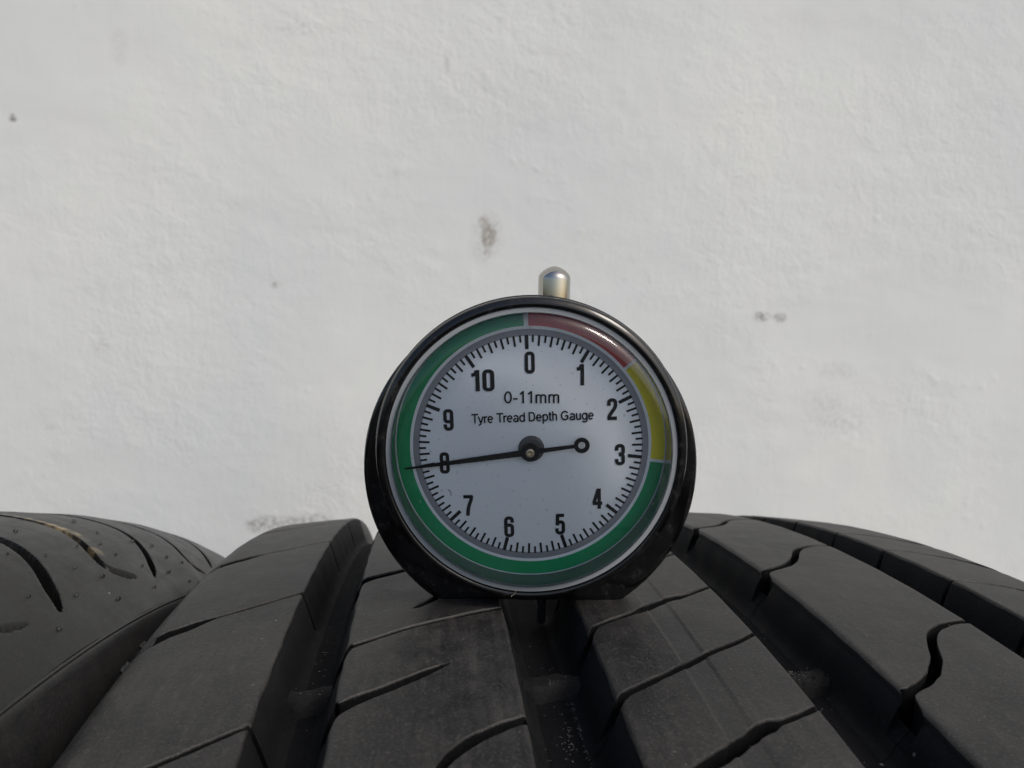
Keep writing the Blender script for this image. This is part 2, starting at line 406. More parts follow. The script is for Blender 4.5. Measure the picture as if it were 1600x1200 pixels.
def b5(o): return Sipe(B5, [(-36, 0.05), (-28.7, 0.05), (-28.2, 0.5), (-24, 1.2), (-18.4, 0.95)], [(-28.6, 0), (-27.6, 4), (-18.4, 5)], False, o, 13)
sB = [b3(-62), b5(-31), b4(-32), b3(-31), b5(0), b4(0), b3(0), b5(33.5), b4(32.4), b3(41), b5(64), b4(64.5), b3(72), b5(96), b4(97), b3(104)]
cB = columns(E2, E3, rl=0.75, rr=0.35)
build_rib(cB, sB, E2, E3)

C1 = [(-9.95, 10.6), (-9.3, 12.4), (-8.68, 13.39), (-6.64, 14.97), (-4.0, 16.69), (0.94, 20.44), (4.03, 21.9), (8.15, 24.97)]
C2 = [(-9.81, -2.0), (-8.74, -0.63), (-6.77, 0.68), (-2.88, 3.3), (1.98, 6.73), (5.3, 8.75), (8.03, 10.65)]
C3 = [(-9.9, -15.2), (-8.5, -13.9), (-5.01, -11.45), (-2.98, -10.23), (-0.7, -8.53), (1.42, -6.97), (3.19, -6.2), (5.59, -5.2), (8.14, -3.82)]
W1 = [(-10, 0.45), (-7, 0.45), (-3.6, 0.6), (-2.6, 1.15), (3.2, 1.1), (3.9, 0.55), (8.2, 0.45)]
W2 = [(-10, 0.7), (0, 0.65), (5.0, 0.6), (8.2, 0.5)]
W3 = [(-10, 0.8), (-5, 1.2), (0, 1.35), (3.0, 1.35), (3.6, 0.6), (8.2, 0.45)]
def c_(P, W, o, sd): return Sipe(P, W, 5.5, True, o, sd)
sC = [c_(C2, W2, -57, 1), c_(C3, W3, -29, 2), c_(C1, W1, -43, 3), c_(C2, W2, -28.8, 4), c_(C3, W3, 0, 5), c_(C2, W2, 0, 6), c_(C1, W1, 0, 7),
      c_(C2, W2, 29.1, 8), c_(C3, W3, 58, 9), c_(C1, W1, 43, 10), c_(C2, W2, 72, 11), c_(C1, W1, 73, 12), c_(C2, W2, 102, 13)]
sC = sorted(sC, key=lambda s: s.v(np.array([0.0]))[0])
ext = [(-2.1, 0.0, 0), (-1.95, 0.0, 0), (-1.75, 0.11, 0), (-1.6, 0.12, 0), (0.7, 0.12, 0), (0.85, 0.11, 0), (1.1, 0.0, 0), (1.25, 0.0, 0)]
ext += [(x, 0.12, 0) for x in (-0.9, -0.1)]
cC = columns(E4, E5, rl=0.4, rr=0.3, extra=ext)
cC = [q for q in cC if not (q[1] == 0.0 and -1.7 < q[0] < 1.05)]
M_BAND = rubber('tread_rubber_rubbed_line', (0.0070, 0.0070, 0.0075), (0.031, 0.0295, 0.027), 0.47, spec=0.36, dust=0.42, bumpd=0.00009)
build_rib(cC, sC, E4, E5, mats=(M_TREAD, M_GROOVE_SHADE, M_BAND), band=(-1.75, 0.9))

D3 = [(17.4, -3.9), (18.3, -1.7), (21.04, 0.15), (23.08, 1.98), (25.29, 4.95), (27.32, 8.85), (29.14, 11.31), (31.24, 12.94), (33.4, 13.95), (35.46, 14.4)]
def d3(o): return Sipe(D3, [(17, 1.15), (19, 0.9), (21, 0.95), (23, 1.0), (27, 0.85), (33, 0.7), (35.5, 0.9)], 5.5, True, o, 21)
sD = [d3(o) for o in (-67, -33.5, 0, 33.0, 61.5, 93)]
cD = columns(E6, E7, rl=0.8, rr=0.5)
build_rib(cD, sD, E6, E7)

EE = [(43.78, 30.1), (47.33, 29.6), (50.2, 28.7), (52.6, 27.3), (55, 25), (57, 21.5), (58.8, 17), (60.1, 10)]
def e_(o, i): return Sipe(EE, [(43, 0.7), (45.5, 0.45), (51, 0.45), (53, 0.7), (57, 1.4), (60, 1.2)], [(43, 5), (60, 4)], True, o, 30 + i)
sE = [e_(o, i) for i, o in enumerate((-75, -60, -45, -30, -15, 0, 16.4, 31.3, 47, 62, 77))]
cE = columns(E8, 58.9, rl=0.4, right='shoulder')
build_rib(cE, sE, E8, 60.1)

# the rest of the way round: plain ribs, no cuts
def rest_of_rib(cols, s0, s1, uL, uR):
    U = np.array([c[0] for c in cols]); D = np.array([c[1] for c in cols])
    Uc = np.clip(U, uL, uR)
    a = s1.v(Uc); b_ = s0.v(Uc) + 2 * np.pi * R0
    T = np.linspace(0, 1, 180)[:, None]
    Vv = a[None, :] * (1 - T) + b_[None, :] * T
    P = on_tyre(U[None, :], Vv, D[None, :]).reshape(-1, 3)
    tpart('tread_rib', P, gridfaces(len(T), len(cols)), M_TREAD)
def ends(s):
    f = [x for x in s if x.full]; return f[0], f[-1]
for cols, s, l, r in ((cA, sA, -60.1, E1), (cB, sB, E2, E3), (cC, sC, E4, E5), (cD, sD, E6, E7), (cE, sE, E8, 60.1)):
    q0, q1 = ends(s); rest_of_rib(cols, q0, q1, l, r)

M_BAR = rubber('wear_bar_rubber', (0.0045, 0.0045, 0.005), (0.012, 0.0118, 0.0115), 0.75, dust=0.5, bumpd=0.00015, spec=0.2)
# tread wear bars across the groove floors
def wear_bar(uL, uR, v, rough=0.0, seed=0):
    rg = np.random.default_rng(seed)
    us = np.linspace(uL + 0.2, uR - 0.2, 22)
    rows = [(-1.9, 5.95), (-1.7, 5.5), (-1.45, 4.9), (-1.2, 4.45), (-0.9, 4.32), (-0.3, 4.28), (0.3, 4.29), (0.9, 4.32), (1.2, 4.5), (1.6, 5.0), (2.0, 5.6), (2.3, 5.95)]
    Vv = np.array([r[0] for r in rows])[:, None] + v + 0.35 * np.sin(us * 1.3)[None, :]
    D = np.array([r[1] for r in rows])[:, None] + 0 * us[None, :]
    k = (D < 4.6)
    D = D + k * (rg.normal(0, 0.04 + rough, D.shape))
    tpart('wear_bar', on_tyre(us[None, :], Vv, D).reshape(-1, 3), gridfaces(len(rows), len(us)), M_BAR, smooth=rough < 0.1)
wear_bar(E1, E2, 10.6, 0.02, 1); wear_bar(E3, E4, 10.2, 0.05, 2); wear_bar(E5, E6, 9.6, 0.12, 3); wear_bar(E7, E8, 10.0, 0.02, 4)

# lint and dust caught on the rubber: slivers and grains, too many to count
def dust():
    m = plain('pale_dust', (0.15, 0.147, 0.14), 0.9)
    rg = np.random.default_rng(5)
    V, F = [], []
    def sliver(u, v, d, L, wd, ang):
        """tiny bent three-sided fibre lying on the surface"""
        n = 4; base = len(V); bend = rg.uniform(-1.2, 1.2)
        for i in range(n):
            t = i / (n - 1) - 0.5; a = ang + bend * t
            cu_, cv_ = u + math.cos(a) * t * L, v + math.sin(a) * t * L
            wdd = wd * (1 - abs(t) * 1.2) * 0.5
            for k in range(3):
                q = k * 2.094
                V.append(on_tyre(cu_ - math.sin(a) * wdd * math.cos(q), cv_ + math.cos(a) * wdd * math.cos(q), d - wdd * (1 + math.sin(q))).tolist())
        for i in range(n - 1):
            for k in range(3):
                F.append((base + i * 3 + k, base + i * 3 + (k + 1) % 3, base + (i + 1) * 3 + (k + 1) % 3, base + (i + 1) * 3 + k))
        F.append((base, base + 2, base + 1)); e = base + (n - 1) * 3; F.append((e, e + 1, e + 2))
    def grains(n, u0, su, v0, sv, d, s=(0.05, 0.16), fib=0.06):
        for _ in range(n):
            u, v = rg.normal(u0, su), rg.normal(v0, sv)
            if rg.random() < fib: sliver(u, v, d, rg.uniform(0.3, 0.8), 0.045, rg.uniform(0, 3.14))
            else:
                q = rg.uniform(*s); sliver(u, v, d, q * rg.uniform(1, 2.2), q, rg.uniform(0, 3.14))
    fl = GD - 0.03
    grains(16, -38.9, 1.0, 17.5, 4.0, fl); grains(8, -38.8, 1.2, 10.6, 0.6, 4.25, fib=0.4); grains(40, -38.6, 1.5, 26, 8, fl, (0.04, 0.1))
    grains(30, -14.0, 2.0, 11, 6, fl, (0.04, 0.11)); grains(14, -13.4, 1.4, 10.2, 0.5, 4.25, (0.05, 0.11))
    grains(60, -12.25, 0.13, 1, 5.5, GD - 0.06, (0.05, 0.12), 0.3); grains(30, -13.6, 0.5, 0.5, 1.6, fl, (0.06, 0.14), 0.2); grains(30, -14, 1.4, 2, 5, fl, (0.04, 0.10), 0.1)
    grains(34, 12.0, 1.4, 9.8, 0.6, 4.2, (0.05, 0.14), 0.5); grains(70, 12.8, 2.0, 20, 9, fl, (0.04, 0.11)); grains(35, 12.6, 2.0, 45, 14, fl, (0.05, 0.13))
    grains(20, 39.5, 1.2, 40, 14, fl)
    for (a, b_, n) in ((-56, -43, 26), (-34, -20, 34), (-8, 7, 22), (19, 34, 22), (45, 56, 12)):
        for _ in range(n):
            u = rg.uniform(a, b_); v = rg.uniform(-14, 60); q = rg.uniform(0.04, 0.1)
            sliver(u, v, 0.0, q * rg.uniform(1, 4), q, rg.uniform(0, 3.14))
    o = tpart('dust', V, F, m); o['kind'] = 'stuff'
dust()

# ragged moulding flash along the left shoulder edge
def flash():
    rg = np.random.default_rng(9); V, F = [], []
    for v0, L in ((14.5, 2.2), (20.5, 1.5), (38, 2.6), (43.5, 1.2)):
        n = 9; b0 = len(V)
        for i in range(n):
            t = i / (n - 1); hgt = 0.12 * math.sin(math.pi * t) * rg.uniform(0.4, 1.0)
            v = v0 + t * L
            V += [on_tyre(-58.75, v, 1.5).tolist(), on_tyre(-58.95 - 0.1 * rg.random(), v, 1.5 - hgt - 0.25).tolist(), on_tyre(-59.2, v, 2.6).tolist()]
        for i in range(n - 1):
            for k in range(3):
                F.append((b0 + i * 3 + k, b0 + i * 3 + (k + 1) % 3, b0 + (i + 1) * 3 + (k + 1) % 3, b0 + (i + 1) * 3 + k))
    tpart('rubber_flash', V, F, M_SIDE, smooth=False)
flash()

# ------------------------------------------------------------------ the neighbouring tyre
L_US, L_S, L_Y, L_Z, L_W, L_N, L_R = -62.06, 12.6, -51.4, 17.15, 34.8, 3.49, 328.6
def left_tyre():
    t0 = empty('tyre', 'black tyre on the left with curved shoulder cuts and rubber nubs', 'tyre', (0, L_Y * MM, GZ * MM), 'tyres standing against the wall')
    def P(u, v, d):
        u, v, d = np.broadcast_arrays(np.asarray(u, float), np.asarray(v, float), np.asarray(d, float))
        x = np.clip((u - (L_US - L_W)) / L_W, 0, 3)
        rr = L_R - L_S * x ** L_N - d; th = v / L_R
        return np.stack([u, rr * np.sin(th), L_Z - L_R + rr * np.cos(th) - GZ], -1)
    # shoulder cuts (centre lines) in (u, v), with half widths
    cuts = []
    g1 = [(-80, 79.6), (-75.8, 78.7), (-74.0, 78.1), (-71.8, 76.9), (-69.8, 75.2), (-67.9, 73.1), (-66.3, 71.3), (-65.5, 70.2)]
    g2 = [(-92, 96), (-84, 95), (-80.5, 94.6), (-76.9, 94.1), (-74.2, 93.2), (-71.3, 91.3), (-69.3, 89.4), (-67.8, 88.8), (-66.6, 90.6), (-65.6, 94.5)]
    g3 = [(-88, 111.6), (-80, 111.6), (-74, 110.9), (-71.2, 109.3), (-68.4, 106.1), (-66.4, 102.8), (-65.1, 99.9)]
    g5 = [(-72, 56), (-68, 58.4), (-66.5, 59.8), (-66.2, 61.9), (-65.9, 64.2)]
    g4 = [(-80, 125), (-72, 124.6), (-69.2, 123), (-67.0, 121.2), (-65.3, 121.3), (-64.3, 124.6)]
    g6 = [(x, v + 32) for x, v in g3]; g7 = [(x, v - 33) for x, v in g1]; g8 = [(x, v - 48) for x, v in g3]
    for g, wd, dp in ((g1, 1.25, 3.2), (g2, 1.05, 3.0), (g3, 0.95, 2.6), (g4, 0.75, 2.2), (g5, 0.5, 1.6), (g6, 0.7, 2), (g7, 1.1, 2.4), (g8, 0.7, 2)):
        pts = np.array(g); Q = []
        ss = np.concatenate([[0], np.cumsum(np.hypot(*np.diff(pts, axis=0).T))]); t = np.linspace(0, ss[-1], 80)
        # smooth
        X = np.interp(t, ss, pts[:, 0]); Y = np.interp(t, ss, pts[:, 1]); k = np.ones(7) / 7
        X[3:-3] = np.convolve(X, k, 'valid'); Y[3:-3] = np.convolve(Y, k, 'valid')
        tp = np.clip((t[-1] - t) / 3.0, 0.0, 1) ** 0.7
        cuts.append((X, Y, wd * 0.62 * (0.2 + 0.8 * tp), dp * tp))
    us = np.concatenate([np.linspace(-96.8, -82, 50), np.linspace(-82, -62.4, 110)[1:]]); vs = np.arange(30, 168, 0.28)
    U, Vv = np.meshgrid(us, vs)
    D = np.zeros_like(U)
    for X, Y, W, DP in cuts:
        box = (Vv > Y.min() - 3) & (Vv < Y.max() + 3)
        uu, vv = U[box], Vv[box]
        # the shoulder is steep near its edge: measure distance along the surface
        sl = lambda u: u + 0.0
        d2 = (uu[:, None] - X[None]) ** 2 * (1 + (L_S * L_N / L_W * np.clip((uu[:, None] - (L_US - L_W)) / L_W, 0, 1) ** (L_N - 1)) ** 2) + (vv[:, None] - Y[None]) ** 2
        i = d2.argmin(1); dist = np.sqrt(d2[np.arange(len(i)), i])
        f = np.clip((W[i] * 1.25 - dist) / (W[i] * 0.75 + 0.05), 0, 1); f = f * f * (3 - 2 * f)
        D[box] = np.maximum(D[box], f * DP[i])
    D += 0.12 * np.sin(U * 0.4 + Vv * 0.11) * np.sin(Vv * 0.17)
    m = rubber('shoulder_rubber', (0.0045, 0.0045, 0.005), (0.014, 0.0133, 0.0118), 0.40, dust=0.5, spec=0.28)
    n = m.node_tree; b = n.nodes['Principled BSDF']
    # a rubbed streak of yellow marking paint along the rim of one cut
    old = b.inputs['Base Color'].links[0].from_socket
    at = n.nodes.new('ShaderNodeAttribute'); at.attribute_name = 'paint'
    pos = N(n, 'ShaderNodeTexCoord').outputs['Object']
    f = mth(n, 'MULTIPLY', at.outputs['Fac'], ramp(n, noise(n, pos, 420, 5, 0.7), [(0.40, 0.15), (0.62, 1.0)]))
    n.links.new(mixc(n, f, old, (0.36, 0.29, 0.165)), b.inputs['Base Color'])
    o = mesh('shoulder', P(U, Vv, D).reshape(-1, 3), gridfaces(len(vs), len(us)), m, t0)
    pa = o.data.attributes.new('paint', 'FLOAT', 'POINT')
    X, Y, W, DP = cuts[1]
    i = ((U.reshape(-1, 1) - X[None, ::4]) ** 2 + (Vv.reshape(-1, 1) - (Y[None, ::4] + 1.6)) ** 2)
    j = i.argmin(1); dist = np.sqrt(i.min(1)); xx = X[::4][j]
    along = np.clip((xx + 90) / 3, 0, 1) * np.clip((-72.6 - xx) / 1.5, 0, 1) * 0.9 + np.exp(-((xx + 70.3) / 0.6) ** 2) * 0.8
    wd = 0.5 + 0.5 * np.clip((xx + 82) / 8, 0, 1)
    pa.data.foreach_set('value', np.clip((wd * 1.35 - dist) / 0.6, 0, 1) * along)
    # remaining circle of the shoulder, crown, ridge line and sidewall
    prof = [(-97.0, 0.0), (-96.8, 0.0)]
    seg = 360
    def sweep(name, L, v0, v1, mm, close=False):
        t = np.linspace(v0, v1, seg)[:, None]
        u = np.array([q[0] for q in L])[None]; d = np.array([q[1] for q in L])[None]
        rr = L_R - d; th = t / L_R
        V = np.stack(np.broadcast_arrays(u, rr * np.sin(th), L_Z - L_R + rr * np.cos(th) - GZ), -1).reshape(-1, 3)
        return mesh(name, V, gridfaces(seg, len(L)), mm, t0)
    full = 2 * math.pi * L_R
    dr = lambda u: L_S * np.clip((u - (L_US - L_W)) / L_W, 0, 3) ** L_N
    sh = [(u, dr(u)) for u in np.linspace(-96.8, -62.4, 24)]
    sweep('shoulder_rest', sh, 168, full + 30, M_SIDE)
    e = sh[-1]
    side = [(-62.4, e[1]), (-62.25, e[1] + 0.2), (-62.3, e[1] + 0.45), (-62.1, e[1] + 0.7), (-61.95, e[1] + 1.5), (-61.7, e[1] + 2.5), (-61.1, e[1] + 5), (-60.5, e[1] + 8.5), (-60.1, e[1] + 13), (-60.0, e[1] + 20), (-60.0, 45), (-60.6, 62), (-65, 82), (-69, 96), (-71, 102), (-75, 105), (-79, 104), (-80, 100), (-76, 88), (-72, 70), (-70, 45), (-72, 28), (-84, 20), (-120, 17), (-160, 18), (-172, 28), (-174, 45), (-172, 70), (-168, 88), (-164, 100), (-166, 105), (-172, 103), (-176, 95), (-181, 80), (-183, 60), (-182, 40), (-181, 22), (-180, 12)]
    sweep('sidewall', side, 0, full, M_SIDE)
    crownL = [(-180, 12)] + [(-180 + 35 * k / 12, 12 * (1 - k / 12) ** 3) for k in range(1, 13)]
    for a in (-137, -120, -103):
        crownL += [(a - 4.2, 0), (a - 4, 0.4), (a - 3.4, 7.5), (a + 3.4, 7.5), (a + 4, 0.4), (a + 4.2, 0)]
    crownL += [(-97.5, 0), (-96.8, 0)]
    crownL = [q for q in crownL if q[0] <= -96.79]
    sweep('crown', crownL, 0, full, M_TREAD)
    # moulded nubs left by the vents
    nubs = [(-71.6, 89.5), (-71.2, 95.6), (-71.3, 80.0), (-73.2, 75.0), (-68.9, 82.0), (-69.0, 95.6), (-67.0, 85.9), (-70.85, 106.9), (-69.6, 112.5), (-66.8, 99.6), (-67.3, 112.4), (-64.1, 96.8), (-63.6, 111.9), (-64.4, 84.1), (-66.2, 76.0), (-67.9, 68.5), (-64.5, 67.4), (-73.5, 101), (-78, 104), (-82, 88), (-65.3, 107), (-77, 84.5), (-66.2, 117)]
    rg = np.random.default_rng(3); proto = None
    for u, v in nubs:
        x = (u - (L_US - L_W)) / L_W; slope = L_S * L_N / L_W * x ** (L_N - 1)
        if proto is None:
            a = np.linspace(0, 2 * np.pi, 12, endpoint=False); V = []
            for r, z in ((0.62, -0.12), (0.5, 0.08), (0.38, 0.2), (0.30, 0.5), (0.22, 0.62), (0.02, 0.66)):
                V.append(np.stack([r * np.cos(a) * 1.25 + 0.35 * z, r * np.sin(a) * 0.9, z + 0 * a], -1))
            o = mesh('rubber_nub', np.concatenate(V), gridfaces(6, 12, wrap=True), M_SIDE, t0); proto = o
        else:
            o = proto.copy(); C.objects.link(o); o.parent = t0
        p = P(u, v, 0.05)
        nrm = Vector((slope, math.sin(v / L_R), math.cos(v / L_R))).normalized()
        o.rotation_euler = (nrm.to_track_quat('Z', 'Y') @ Matrix.Rotation(rg.uniform(0, 6.28), 3, 'Z').to_quaternion()).to_euler()
        o.location = Vector(p.tolist()) * MM; s = rg.uniform(0.35, 0.62); o.scale = (s, s, s)
left_tyre()

# ------------------------------------------------------------------ the dial gauge
TH, GU = 0.069, -15.108
GP = on_tyre(GU, TH * R0, 0.0)
nrm = np.array([0, math.sin(TH), math.cos(TH)]); tan = np.array([0, -math.cos(TH), math.sin(TH)])
tilt, psi, roll = 0.066, -0.094, 0.013
GP = np.array([GU, 0, -R0]) + nrm * (R0 - 0.22)
up = nrm * math.cos(tilt) + tan * math.sin(tilt); nf = tan * math.cos(tilt) - nrm * math.sin(tilt)
X0 = np.array([1.0, 0, 0]); Nn = nf * math.cos(psi) + X0 * math.sin(psi); Xa = X0 * math.cos(psi) - nf * math.sin(psi)
Xr = Xa * math.cos(roll) + up * math.sin(roll); Ur = up * math.cos(roll) - Xa * math.sin(roll)
gauge = empty('depth_gauge', 'round black tread depth gauge with white dial standing on the large tyre', 'depth gauge')
GM = Matrix.Identity(4)
for i in range(3):
    GM[i][0] = Xr[i]; GM[i][1] = -Nn[i]; GM[i][2] = Ur[i]
GM.translation = Vector(GP.tolist()) * MM
gauge.matrix_world = GM
CZ = 18.68                      # height of the dial centre
DROT = math.radians(-3.2)       # the printed card sits slightly turned (anticlockwise)

def glossy_black():
    m, n, b = mat('black_gloss_plastic')
    pos = N(n, 'ShaderNodeTexCoord').outputs['Object']
    f = noise(n, pos, 900, 5, 0.7); g = noise(n, pos, 120, 4, 0.6)
    n.links.new(mixc(n, ramp(n, f, [(0.55, 0.0), (0.72, 0.6)]), (0.003, 0.003, 0.0035), (0.04, 0.038, 0.036)), b.inputs['Base Color'])
    n.links.new(mth(n, 'ADD', mth(n, 'MULTIPLY', g, 0.25), 0.03), b.inputs['Roughness'])
    bump(n, b, mth(n, 'ADD', g, mth(n, 'MULTIPLY', f, 0.2)), 0.25, 0.0001)
    return m
M_BLACK = glossy_black()
M_CHROME = plain('chrome', (0.44, 0.425, 0.39), 0.035, 1.0)
M_INK = plain('black_ink', (0.006, 0.007, 0.009), 0.6, spec=0.25)
M_NEEDLE = plain('needle_black', (0.004, 0.005, 0.006), 0.5, spec=0.2)

# body: big round housing with a flat foot
def outline(r, cz=16.05, n=160, flat=0.0):
    hb = math.asin(min(1, (cz - flat) / r)); a0 = -hb; a1 = math.pi + hb
    aa = np.linspace(a0, a1, n)
    pts = [(r * math.cos(a), cz + r * math.sin(a)) for a in aa]
    xe = pts[-1][0]; k = 24
    pts += [(xe + (pts[0][0] - xe) * i / k, flat) for i in range(1, k)]
    return np.array(pts)
def rings(name, ringlist, m, parent, cap=True):
    V = []; nc = None
    for r, y, cz, fl in ringlist:
        o = outline(r, cz, flat=fl); nc = len(o)
        V.append(np.stack([o[:, 0], np.full(nc, y), o[:, 1]], -1))
    V = np.concatenate(V); F = gridfaces(len(ringlist), nc, wrap=True).tolist()
    if cap:
        k = (len(ringlist) - 1) * nc; F.append(list(range(k, k + nc)))
    return mesh(name, V, F, m, parent)
rings('body', [(16.6, 0.9, 18.0, 1.5), (16.6, -0.35, 18.0, 1.5), (18.6, -0.5, 16.25, 0.5), (18.95, -0.42, 16.15, 0.22), (19.2, -0.15, 16.07, 0.05), (19.28, 0.2, 15.8, 0), (19.28, 1.6, 15.8, 0), (19.2, 2.0, 15.8, 0), (19.0, 2.3, 15.8, 0),
               (18.3, 3.2, 15.5, 0), (17.6, 4.2, 15.2, 0), (16.6, 5.6, 14.8, 0), (15.9, 7.2, 14.5, 0), (15.2, 7.8, 14.5, 0.4)], M_BLACK, gauge)
lathe('bezel', fillet([(16.9, 0.4), (16.95, -1.7, 0.1), (17.42, -1.9, 0.1), (17.5, -2.5, 0.08), (17.38, -2.62, 0.06), (17.32, -3.45, 0.35), (16.62, -3.85, 0.25), (16.28, -3.7, 0.1), (16.22, -0.2)], 5), M_BLACK, gauge, 192, 0, CZ)
M_FLANGE, n_, b_ = mat('frosted_clear_flange')
b_.inputs['Base Color'].default_value = (0.30, 0.32, 0.33, 1); b_.inputs['Roughness'].default_value = 0.3
lathe('lens_flange', fillet([(16.2, -0.3), (16.2, -3.5, 0.06), (15.62, -3.5, 0.08), (15.58, -3.0)], 4), M_FLANGE, gauge, 192, 0, CZ)
M_WELL = plain('lens_side_wall', (0.13, 0.15, 0.145), 0.12, 0.0, 0.6, 0.6)
lathe('lens_side', [(15.58, -3.05), (15.57, -2.2), (15.56, -1.0), (15.55, -0.12)], M_WELL, gauge, 192, 0, CZ)

# dial card
def card_mat():
    m, n, b = mat('dial_card')
    pos = N(n, 'ShaderNodeTexCoord').outputs['Object']
    f = noise(n, pos, 260, 4, 0.6)
    col = mixc(n, f, (0.83, 0.88, 0.93), (0.86, 0.91, 0.96))
    sp = ramp(n, noise(n, pos, 2300, 2, 0.5), [(0.66, 0.0), (0.73, 1.0)])
    col = mixc(n, mth(n, 'MULTIPLY', sp, 0.4), col, (0.20, 0.21, 0.23))
    n.links.new(col, b.inputs['Base Color']); b.inputs['Roughness'].default_value = 0.45
    return m
def disc(name, r, y, m, seg=160, t=0.0):
    a = np.linspace(0, 2 * np.pi, seg, endpoint=False)
    V = np.vstack([np.stack([r * np.cos(a), 0 * a + y, CZ + r * np.sin(a)], -1), [[0, y, CZ]]])
    F = [(i, (i + 1) % seg, seg) for i in range(seg)]
    return mesh(name, V, F, m, gauge, smooth=False)
lathe('dial_card', [(15.6, 0.6), (15.6, 0.0), (12.0, 0.0), (6.0, 0.0), (0.001, 0.0)], card_mat(), gauge, 160, 0, CZ, smooth=False)
def arc_ring(name, r0, r1, a0, a1, y, m, seg=120):
    """angles clockwise from the top in degrees"""
    a = np.radians(np.linspace(a0, a1, max(3, int(seg * abs(a1 - a0) / 360) + 2))) + DROT
    V = np.concatenate([np.stack([r * np.sin(a), 0 * a + y, CZ + r * np.cos(a)], -1) for r in (r0, r1)])
    k = len(a)
    F = [(i, i + 1, k + i + 1, k + i) for i in range(k - 1)]
    return mesh(name, V, F, m, gauge, smooth=False)
def ink(name, col, vary=0.15):
    m, n, b = mat(name)
    pos = N(n, 'ShaderNodeTexCoord').outputs['Object']
    f = noise(n, pos, 700, 4, 0.6)
    n.links.new(mixc(n, f, tuple(c * (1 - vary) for c in col), tuple(min(1, c * (1 + vary)) for c in col)), b.inputs['Base Color'])
    b.inputs['Roughness'].default_value = 0.4; return m
M_GREEN = ink('green_print', (0.003, 0.33, 0.125)); M_RED = ink('red_print', (0.58, 0.06, 0.06)); M_YEL = ink('yellow_print', (0.88, 0.76, 0.03))
arc_ring('grey_ring', 12.78, 13.55, 0, 360, -0.04, ink('grey_print', (0.27, 0.28, 0.31), 0.2), 200)
arc_ring('colour_band', 13.9, 15.45, 1.1, 51.6, -0.04, M_RED)['label'] = 'red arc of the dial band'
arc_ring('colour_band', 13.9, 15.45, 53.0, 98.6, -0.04, M_YEL)['label'] = 'yellow arc of the dial band'
arc_ring('colour_band', 13.9, 15.45, 100.0, 359.0, -0.04, M_GREEN, 200)['label'] = 'green arc of the dial band'

def ticks(name, sel):
    V, F = [], []
    for k in range(110):
        kind = 'major' if k % 10 == 0 else ('long' if k % 2 == 0 else 'short')
        if kind != sel: continue
        L, wd = {'major': (1.62, 0.40), 'long': (1.22, 0.245), 'short': (0.82, 0.235)}[kind]
        a = 2 * math.pi * k / 110 + DROT; r1 = 12.88; r0 = r1 - L
        s, c = math.sin(a), math.cos(a); b0 = len(V)
        for r, q in ((r0, -1), (r0, 1), (r1, 1), (r1, -1)):
            V.append((r * s + q * wd / 2 * c, -0.08, CZ + r * c - q * wd / 2 * s))
        F.append((b0, b0 + 1, b0 + 2, b0 + 3))
    return mesh(name, V, F, M_INK, gauge, smooth=False)
ticks('major_ticks', 'major'); ticks('medium_ticks', 'long'); ticks('minor_ticks', 'short')

def ell(cx, cy, rx, ry, a0, a1, n=18):
    return [(cx + rx * math.cos(math.radians(t)), cy + ry * math.sin(math.radians(t))) for t in np.linspace(a0, a1, n)]
def box_loop(l, b, r, t, rc):
    p = fillet([((l + r) / 2, b), (r, b, rc), (r, t, rc), (l, t, rc), (l, b, rc), ((l + r) / 2, b)], 6)
    return ('loop', p[:-1])
def FIG(ch):
    """condensed bold figures, height 1, centre lines"""
    l, r, b, t, m, q = 0.075, 0.385, 0.065, 0.935, 0.51, 0.15
    if ch == '0': return [box_loop(l, b, r, t, q)]
    if ch == '1': return [[(0.30, 0.0), (0.30, 1.0)], fillet([(0.27, 0.95), (0.21, 0.79, 0.1), (0.06, 0.765)])]
    if ch == '2': return [fillet([(l, 0.66), (l, t, q), (r, t, q), (r, 0.60, 0.12), (l + 0.01, 0.18, 0.08), (l + 0.01, 0.0)], 6), [(0.01, b), (0.45, b)]]
    if ch == '3': return [fillet([(l, 0.70), (l, t, q), (r, t, q), (r, 0.54, 0.11), (0.18, 0.525)], 6), fillet([(0.2, 0.50), (r, 0.49, 0.11), (r, b, q), (l, b, q), (l, 0.30)], 6)]
    if ch == '4': return [[(0.28, 0.98), (0.06, 0.30)], [(0.0, 0.27), (0.47, 0.27)], [(0.32, 0.0), (0.32, 1.0)]]
    if ch == '5': return [[(0.43, t), (0.05, t)], [(0.115, 0.98), (0.10, 0.44)], fillet([(0.11, 0.50), (0.15, 0.60, 0.04), (r, 0.62, q), (r, b, q), (l, b, q), (l, 0.30)], 6)]
    if ch == '6': return [box_loop(l, b, r, 0.58, 0.13), fillet([(l, 0.30), (l, t, q), (r, t, q), (r, 0.70)], 6)]
    if ch == '7': return [[(0.02, t), (0.45, t)], fillet([(0.40, 0.97), (0.38, 0.80, 0.1), (0.24, 0.42, 0.2), (0.20, 0.0)], 6)]
    if ch == '8': return [box_loop(l, b, r, 0.515, 0.13), box_loop(l + 0.01, 0.525, r - 0.01, t, 0.13)]
    if ch == '9': return [box_loop(l, 0.42, r, t, 0.13), fillet([(r, 0.70), (r, b, q), (l, b, q), (l, 0.30)], 6)]
